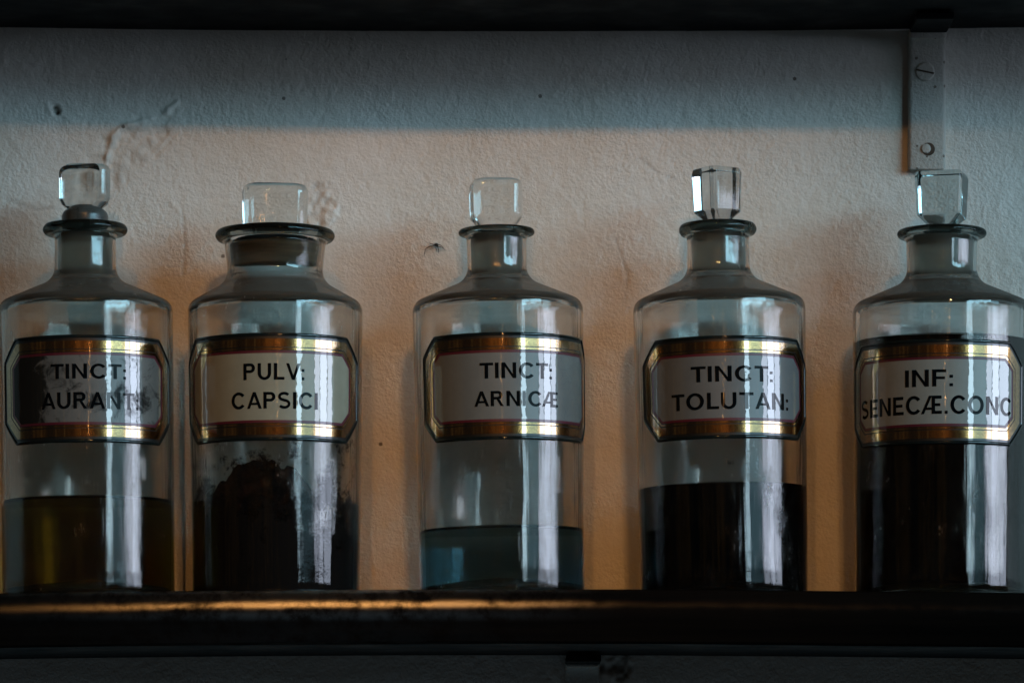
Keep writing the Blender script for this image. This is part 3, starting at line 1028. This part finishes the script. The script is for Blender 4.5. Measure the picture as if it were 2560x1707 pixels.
def rounded_block(half_w, half_d, r, levels, edge):
    """moulded knob: rounded-rectangle loops; levels (z, scale_w, scale_d), top edge rounded by 'edge'"""
    zt = levels[-1][0]
    lv = list(levels[:-1])
    sw_, sd = levels[-1][1:]
    for k in range(9):
        a = math.pi / 2 * k / 8
        lv.append((zt - edge + edge * math.sin(a), sw_ - (1 - math.cos(a)) * edge / half_w, sd - (1 - math.cos(a)) * edge / half_d))
    # densify and smooth the lower shaping
    fine = []
    for (z0, a0, b0), (z1, a1, b1) in zip(lv, lv[1:]):
        n = max(1, int((z1 - z0) / .0010))
        for k in range(n):
            fine.append((z0 + (z1 - z0) * k / n, a0 + (a1 - a0) * k / n, b0 + (b1 - b0) * k / n))
    fine.append(lv[-1])
    bm = bmesh.new()
    rings = []
    for z, a, b in fine:
        w, d = half_w * a, half_d * b
        rr = min(r, w * .9, d * .9)
        pts = []
        for cx_, cy_, a0 in ((w - rr, -d + rr, -90), (w - rr, d - rr, 0), (-w + rr, d - rr, 90), (-w + rr, -d + rr, 180)):
            for k in range(11):
                t = R_(a0 + 9 * k)
                pts.append((cx_ + rr * math.cos(t), cy_ + rr * math.sin(t)))
        full = []
        for p, q in zip(pts, pts[1:] + pts[:1]):
            n = max(1, int(math.hypot(q[0] - p[0], q[1] - p[1]) / .0022)) if math.hypot(q[0] - p[0], q[1] - p[1]) > rr * .3 else 1
            n = 6 if math.hypot(q[0] - p[0], q[1] - p[1]) > rr * .3 else 1
            for k in range(n):
                full.append((p[0] + (q[0] - p[0]) * k / n, p[1] + (q[1] - p[1]) * k / n))
        rings.append([bm.verts.new((x, y, z)) for x, y in full])
    m = min(len(q) for q in rings)
    for a, b in zip(rings, rings[1:]):
        for k in range(m):
            bm.faces.new((a[k], a[(k + 1) % m], b[(k + 1) % m], b[k]))
    bm.faces.new(list(reversed(rings[0]))); bm.faces.new(rings[-1])
    bmesh.ops.recalc_face_normals(bm, faces=bm.faces)
    return bm


# ------------------------------------------------------------------ bottles
BOTTLES = [
    dict(cb=204, ct=196, Rt=200, Rb=197, lip=(99, 512, 543), neck=(70, 70, 545, 632), sh_in=642, sh=698,
         label=dict(white=(38, 365), y=(815, 968), text=[('TINCT:', 120, 287, 835, 869), ('AURANT:', 99, 314, 900, 938)], ch=24),
         fill=1138, seed=1.3,
         desc='clear bottle of amber liquid with blotted TINCT: AURANT: label and knob stopper on dusty collar',
         stopper=dict(kind='octagon', w=58, d=46, y=(380, 492), collar=True, turn=8)),
    dict(cb=635, ct=632, Rt=201, Rb=192, lip=(139, 530, 561), neck=(116, 106, 562, 636), sh_in=650, sh=704,
         label=dict(white=(452, 797), y=(815, 968), text=[('PULV:', 562, 697, 838, 876), ('CAPSICI', 535, 727, 904, 942)], ch=26),
         fill=1055, seed=4.1,
         desc='wide-necked apothecary jar of dark caked powder labelled PULV: CAPSICI with a broad slab stopper',
         stopper=dict(kind='slab', w=75, d=46, y=(428, 527), collar=False, turn=8)),
    dict(cb=1154, ct=1141, Rt=196, Rb=189, lip=(88.5, 529, 550), neck=(69, 67, 552, 640), sh_in=648, sh=702,
         label=dict(white=(1003, 1333), y=(815, 967), text=[('TINCT:', 1104, 1265, 838, 874), ('ARNICÆ', 1091, 1278, 903, 938)], ch=18),
         fill=1212, seed=7.7,
         desc='clear bottle a third full of pale liquid labelled TINCT: ARNICÆ with square stopper',
         stopper=dict(kind='cube', w=58, d=47, y=(419, 530), collar=False, turn=9)),
    dict(cb=1664, ct=1649, Rt=198, Rb=192, lip=(91.5, 515, 548), neck=(71, 71, 549, 632), sh_in=642, sh=698,
         label=dict(white=(1506, 1832), y=(821, 963), text=[('TINCT:', 1590, 1772, 844, 880), ('TOLUTAN:', 1546, 1806, 905, 943)], ch=27),
         fill=1112, seed=11.2,
         desc='apothecary bottle half full of black liquid labelled TINCT: TOLUTAN: with a faceted stopper turned sideways',
         stopper=dict(kind='faceted', w=47, d=46, y=(393, 517), collar=False, cut=.0026, turn=33)),
    dict(cb=2163, ct=2163, Rt=204, Rb=199, lip=(104, 524, 549), neck=(82, 79, 552, 636), sh_in=646, sh=700,
         label=dict(white=(1982, 2318), y=(825, 972), text=[('INF:', 2082, 2188, 848, 887), ('SENECÆ.CONC', 1984, 2317, 908, 950)], ch=22),
         fill=766, seed=15.9,
         desc='bottle nearly full of black brown liquid labelled INF: SENECÆ.CONC with thick faceted stopper',
         stopper=dict(kind='faceted', w=54, d=53, y=(398, 523), collar=False, cut=.0010, turn=-16)),
]
LIQ = [liquid_material('amber_liquid', (14, 19, 40)), None, liquid_material('pale_teal_liquid', (17, 9.5, 7.5)),
       liquid_material('black_purple_liquid', (260, 300, 240)), liquid_material('black_brown_liquid', (66, 92, 220))]
GROUP = 'glass apothecary bottles standing in a row on the shelf'


def powder_material():
    m, n, l = mat('dark_caked_powder')
    o = n.new('ShaderNodeOutputMaterial'); p = n.new('ShaderNodeBsdfPrincipled')
    tc = n.new('ShaderNodeTexCoord')
    t = nd(n, 'ShaderNodeTexNoise', i_Scale=150.0, i_Detail=8.0, i_Roughness=.75)
    l.new(tc.outputs['Object'], t.inputs['Vector'])
    l.new(ramp(n, l, t.outputs['Fac'], .42, (.0025, .0022, .0022), .80, (.05, .020, .011)), p.inputs['Base Color'])
    p.inputs['Roughness'].default_value = .95
    p.inputs['Specular IOR Level'].default_value = .1
    b = nd(n, 'ShaderNodeBump', i_Strength=.8, i_Distance=.002)
    l.new(t.outputs['Fac'], b.inputs['Height']); l.new(b.outputs[0], p.inputs['Normal'])
    l.new(p.outputs[0], o.inputs['Surface'])
    return m


def build_bottle(i, B):
    X = xx(B['cb'])
    root = empty('apothecary_bottle', (X, AX, 0.0004 + bow(X)))
    tag(root, B['desc'], 'bottle', GROUP)
    Rt, Rb = B['Rt'] * K, B['Rb'] * K
    lr, ly0, ly1 = B['lip'][0] * K, zx(B['lip'][1] + 4), zx(B['lip'][2] - 3)
    n0, n1 = B['neck'][0] * K, B['neck'][1] * K
    nzt, nzb = zx(B['neck'][2]), zx(B['neck'][3])
    zsi, zs = zx(B['sh_in']), zx(B['sh'])
    lh = ly0 - ly1
    wt = .0026                                   # wall thickness
    outer = [(0, .0075, 0), (Rb * .60, .0050, .01), (Rb * .88, .0, .004), (Rb, .0012, .0035), (Rb, .0075, .003), (Rt, zs, .0060),
             (n1 + .0002, zsi, .0095), (n0, nzt - .001, .002), (n0 + .0012, ly1, .001),
             (lr - lh * .3, ly1, .002), (lr, ly1 + lh * .5, .0035), (lr - lh * .3, ly0, .002)]
    ni = n0 - .0014; ni1 = n1 - .0016
    inner = [(ni + .0015, ly0, .0015), (ni, ly0 - .003, .001), (ni1, nzb, .003), (n1 - .0014, zsi - .0022, .009),
             (Rt - wt, zs - .003, .004), (Rb - wt, .010, 0), (Rb - wt - .0004, .0042, .004), (Rb * .6, .0078, .01), (0, .0105, 0)]
    prof = densify(fillet(outer + inner, 7), .004)
    stain = None
    if i == 1: stain = (.004, zx(1020), (.007, .006, .0055), .95)
    gm = glass_material('bottle_glass', dust=(.66, .60, .58, .56, .68)[i], film=(.03, .03, .018, .022, .03)[i], stain=stain, seed=B['seed'],
                        tint=((.962, .958, .94), (.962, .956, .94), (.972, .97, .96), (.968, .964, .952), (.962, .96, .95))[i])
    body = bm_obj('glass_body', lathe(prof, 128, .00028, B['seed']), gm, root)
    lip_m = glass_material('darkened_lip_glass', tint=(.42, .46, .45), dust=.08, film=.05, seed=B['seed'] + 9)  # lip tinted darker to stand in for dark reflections and refraction
    body.data.materials.append(lip_m)
    for p in body.data.polygons:
        if p.center.z > ly1 - .0004 and math.hypot(p.center.x, p.center.y) > ni + .0006: p.material_index = 1
    lean = math.atan2((B['ct'] - B['cb']), 810.0)
    root.rotation_euler = (0, lean, 0)

    # contents
    zl = zf(B['fill']) - .0006
    if i != 1:
        ro = lambda z: (Rb + (Rt - Rb) * min(1, max(0, (z - .0075) / (zs - .0075)))) - wt + .00018
        lp = [(0, .0102, 0), (Rb * .6, .0075, .01), (Rb - wt - .0004 + .0002, .0040, .004), (Rb - wt + .0002, .010, 0),
              (ro(zl), zl + .0013, 0), (ro(zl) - .0006, zl + .0006, 0), (ro(zl) - .0016, zl + .00015, 0), (ro(zl) - .004, zl, 0), (0, zl, 0)]
        lo = bm_obj('liquid', lathe(densify(fillet(lp, 6), .004), 128), LIQ[i], root)
        lo.data.set_sharp_from_angle(angle=R_(50))
    else:
        rin = Rb - wt - .0006

        def mound(r, z, th):
            if z < .012: return r, z
            d = math.degrees((th + math.pi) % (2 * math.pi) - math.pi)
            q = min(1, r / rin)
            q2 = min(1.3, abs(d + 6) / (52 if d > -6 else 58))
            hfront = zf(1060) - .030 * q2 ** 2.2 + .003 * mnoise.noise((math.sin(th) * 6, math.cos(th) * 6, 3.3))
            hc = zx(1150)
            hh = hc + (hfront - hc) * q ** 2
            hh += .0022 * mnoise.noise((r * 300 * math.sin(th), r * 300 * math.cos(th), 2)) + .0012 * mnoise.noise((r * 900 * math.sin(th), r * 900 * math.cos(th), 5))
            f = (z - .012) / (.06 - .012)
            zz = .012 + (hh - .012) * min(1, f)
            rr = r - .0004 + .0004 * mnoise.noise((math.sin(th) * 9, math.cos(th) * 9, zz * 220))
            return min(rr, rin - .0001), zz
        pp = [(0, .0118), (Rb * .55, .0100), (rin * .93, .0095), (rin, .0119)] + [(rin, .012 + .048 * k / 20) for k in range(1, 21)] + \
             [(rin * (1 - k / 12), .06) for k in range(1, 12)] + [(0, .06)]
        bm = lathe(pp, 160, 0, 0, mound)
        bm_obj('powder', bm, powder_material(), root)

    # stopper
    S = B['stopper']
    w, d = S['w'] * K, S['d'] * K
    zt_, zb_ = zx(S['y'][0]), zx(S['y'][1])
    hgt = zt_ - zb_
    sg = glass_material('stopper_glass', tint=((.95, .97, .965), (.95, .965, .96), (.97, .98, .975), (.93, .95, .955), (.84, .88, .88))[i], dust=.05, film=(.22, .015, .01, .20, .012)[i], seed=B['seed'] + 3, bump=.05, grime=.06 if i else .3)
    if S['kind'] == 'octagon':
        bm = rounded_block(w, d, .0055, [(0, .40, .5), (hgt * .10, .62, .7), (hgt * .22, .90, .94), (hgt * .34, .99, 1), (hgt, 1, 1)], .0034)
    elif S['kind'] == 'slab':
        bm = rounded_block(w, d, .0066, [(-.004, .95, .95), (hgt * .3, .98, 1), (hgt, 1, 1)], .0042)
    elif S['kind'] == 'cube':
        bm = rounded_block(w, d, .0052, [(0, .68, .72), (hgt * .19, .96, .98), (hgt * .24, .98, 1), (hgt, 1, 1)], .0034)
    else:
        bm = faceted_block(w, d, S['cut'], [(0, .44, .48), (hgt * .20, .93, .95), (hgt * .93, 1, 1), (hgt, .94, .93)], .0007)
    st = bm_obj('stopper', bm, sg, root, (0, 0, zb_), smooth=True)
    st.rotation_euler = (0, 0, R_(S['turn']))
    if S['kind'] == 'faceted':
        wn_ = st.modifiers.new('weighted', 'WEIGHTED_NORMAL'); wn_.keep_sharp = True
    else:
        st.data.set_sharp_from_angle(angle=R_(28))
    pm = plug_material('ground_glass', ((.21, .19, .165), (.25, .19, .12), (.30, .265, .23), (.27, .24, .205), (.22, .215, .195))[i], bands=(i == 1))
    if S['collar']:
        cz0, cz1 = zx(478), zx(516)
        cr = 53 * K
        pr = [(0, cz1 - .0005 - zb_, 0), (cr - .001, cz1 - .0005 - zb_, .001), (cr, cz1 + .001 - zb_, .001), (cr, cz0 - .0025 - zb_, .004), (cr * .6, cz0 + .001 - zb_, .004), (0, cz0 + .0015 - zb_, 0)]
        cm = simple('dusty_grey_glass', (.060, .066, .062), .32, spec=.4, noise_amt=.3, noise_scale=150)
        bm_obj('collar', lathe(densify(fillet(pr, 6), .003), 64), cm, st)
    if S['kind'] == 'slab':
        cr = 66 * K
        pr = [(0, ly0 - .004 - zb_, 0), (n0 - .0031, ly0 - .004 - zb_, 0), (cr + .001, ly0 + .0008 - zb_, .001), (cr * .8, ly0 + .0026 - zb_, .003), (0, ly0 + .0036 - zb_, 0)]
        cm = simple('grimy_disc_glass', (.030, .030, .026), .35, spec=.4, noise_amt=.5, noise_scale=200)
        bm_obj('collar', lathe(densify(fillet(pr, 6), .003), 64), cm, st)
    # ground shank inside the neck
    pz = zx((646, 622, 648, 640, 645)[i])
    top = ly0 + (.0005 if i not in (1,) else -.0045)
    f = lambda z: ni1 + (ni - ni1) * max(0, min(1, (z - nzb) / (ly0 - .003 - nzb))) - .0003
    pr = [(0, pz - zb_, 0), (f(pz) - .001, pz - zb_, .001), (f(pz), pz + .001 - zb_, .0008), (f(top - .003), top - .003 - zb_, .001), (min(f(top), w * .8), top - zb_, .001), (0, top - zb_, 0)]
    bm_obj('ground_shank', lathe(densify(fillet(pr, 5), .003), 96), pm, st)
    for c in st.children: c.rotation_euler = (0, 0, -R_(S['turn']))

    # ---------------- label
    Lb = B['label']
    yc = (Lb['y'][0] + Lb['y'][1]) / 2
    cxl = B['cb'] + (B['ct'] - B['cb']) * (1350 - yc) / 810.0
    Rl = Rb + (Rt - Rb) * (zf(yc) / zs)
    Rpx = Rl / K
    view = math.atan2(-X, D)
    th = lambda x: math.asin(max(-.995, min(.995, (x - cxl) / Rpx))) + view
    a0, a1 = th(Lb['white'][0]), th(Lb['white'][1])
    ua, ub = a0 * Rl, a1 * Rl
    cu, cv = (ua + ub) / 2, zf(yc)
    hw, hh = (ub - ua) / 2, (Lb['y'][1] - Lb['y'][0]) / 2 * KF
    ch = Lb['ch'] * KF
    P = KF
    lift0 = .0003

    def flat_octa(dd, lift, name, material, parent):
        bm = bmesh.new()
        vs = [bm.verts.new((x + cu, y + cv, 0)) for x, y in octa(hw + dd, hh + dd, ch + .586 * dd)]
        bm.faces.new(vs)
        wrap(bm, Rl, lift, cu, cv)
        o = bm_obj(name, bm, material, parent, smooth=True)
        orient_out(o)
        return o

    # the body tapers a little: the label follows the glass
    slope = (Rt - Rb) / zs
    made = []
    plate = flat_octa(42 * P, lift0, 'label_plate', M_BLACK, root); made.append(plate)
    white = flat_octa(0.2 * P, lift0 + .00012, 'white_panel', panel_material('white_enamel', ((.14, .142, .135), (.31, .305, .23), (.165, .178, .172), (.145, .158, .160), (.29, .295, .265))[i], damage=1.0 if i == 0 else 0, crackle=(i == 2)), plate); made.append(white)
    bm = bmesh.new()
    ring_flat(bm, hw, hh, ch, 7.5 * P, 12.5 * P, cu, cv)
    ring_flat(bm, hw, hh, ch, 15 * P, 33.5 * P, cu, cv)
    wrap(bm, Rl, lift0 + .00010, cu, cv)
    g = bm_obj('gold_frame', bm, M_GOLD, plate); orient_out(g); made.append(g)
    bm = bmesh.new()
    ring_flat(bm, hw, hh, ch, 0.2 * P, 6.0 * P, cu, cv)
    wrap(bm, Rl, lift0 + .00011)
    g = bm_obj('red_border', bm, M_RED, plate); orient_out(g); made.append(g)
    # lettering
    tb = bmesh.new()
    for body_, x0, x1, y0, y1 in Lb['text']:
        me = text_flat(body_)
        b2 = bmesh.new(); b2.from_mesh(me); bpy.data.meshes.remove(me)
        xs = [v.co.x for v in b2.verts]
        ly, hy = 0.0, 1.0
        m0, m1 = min(xs), max(xs)
        u0, u1 = th(x0) * Rl, th(x1) * Rl
        zt2, zb2 = zf(y0), zf(y1)
        for v in b2.verts:
            v.co = Vector((u0 + (v.co.x - m0) / (m1 - m0) * (u1 - u0), zb2 + (v.co.y - ly) / (hy - ly) * (zt2 - zb2), 0))
        tm = bpy.data.meshes.new('tmp'); b2.to_mesh(tm); b2.free()
        tb.from_mesh(tm); bpy.data.meshes.remove(tm)
    bmesh.ops.remove_doubles(tb, verts=tb.verts, dist=1e-7)
    wrap(tb, Rl, lift0 + .00022)
    g = bm_obj('lettering', tb, M_INK, plate); orient_out(g); made.append(g)
    # glass bead round the label recess
    bm = bmesh.new()
    oc = octa(hw + 43 * P, hh + 43 * P, ch + .586 * 43 * P)
    path = []
    for (xa, ya), (xb, yb) in zip(oc, oc[1:] + oc[:1]):
        n = max(2, int(math.hypot(xb - xa, yb - ya) / .0015))
        for k in range(n):
            path.append((xa + (xb - xa) * k / n + cu, ya + (yb - ya) * k / n + cv))
    prev = None; first = None
    m = len(path)
    for q in range(m):
        (xa, ya), (xb, yb) = path[q - 1], path[(q + 1) % m]
        tx, ty = xb - xa, yb - ya
        L = math.hypot(tx, ty); nx, ny = -ty / L, tx / L
        ring = []
        for k in range(10):
            a = 2 * math.pi * k / 10
            pu = path[q][0] + nx * math.cos(a) * .0009
            pv = path[q][1] + ny * math.cos(a) * .0009
            rr = Rl - .0001 + math.sin(a) * .0009
            t_ = pu / Rl
            ring.append(bm.verts.new((rr * math.sin(t_), -rr * math.cos(t_), pv)))
        if prev:
            for k in range(10): bm.faces.new((prev[k], prev[(k + 1) % 10], ring[(k + 1) % 10], ring[k]))
        else: first = ring
        prev = ring
    for k in range(10): bm.faces.new((prev[k], prev[(k + 1) % 10], first[(k + 1) % 10], first[k]))
    bmesh.ops.recalc_face_normals(bm, faces=bm.faces)
    g = bm_obj('rim', bm, M_RIM, plate); made.append(g)
    for o in made:
        for v in o.data.vertices:
            r = math.hypot(v.co.x, v.co.y)
            k = (r + slope * (v.co.z - cv)) / r
            v.co.x *= k; v.co.y *= k
    return root


for i, B in enumerate(BOTTLES):
    build_bottle(i, B)
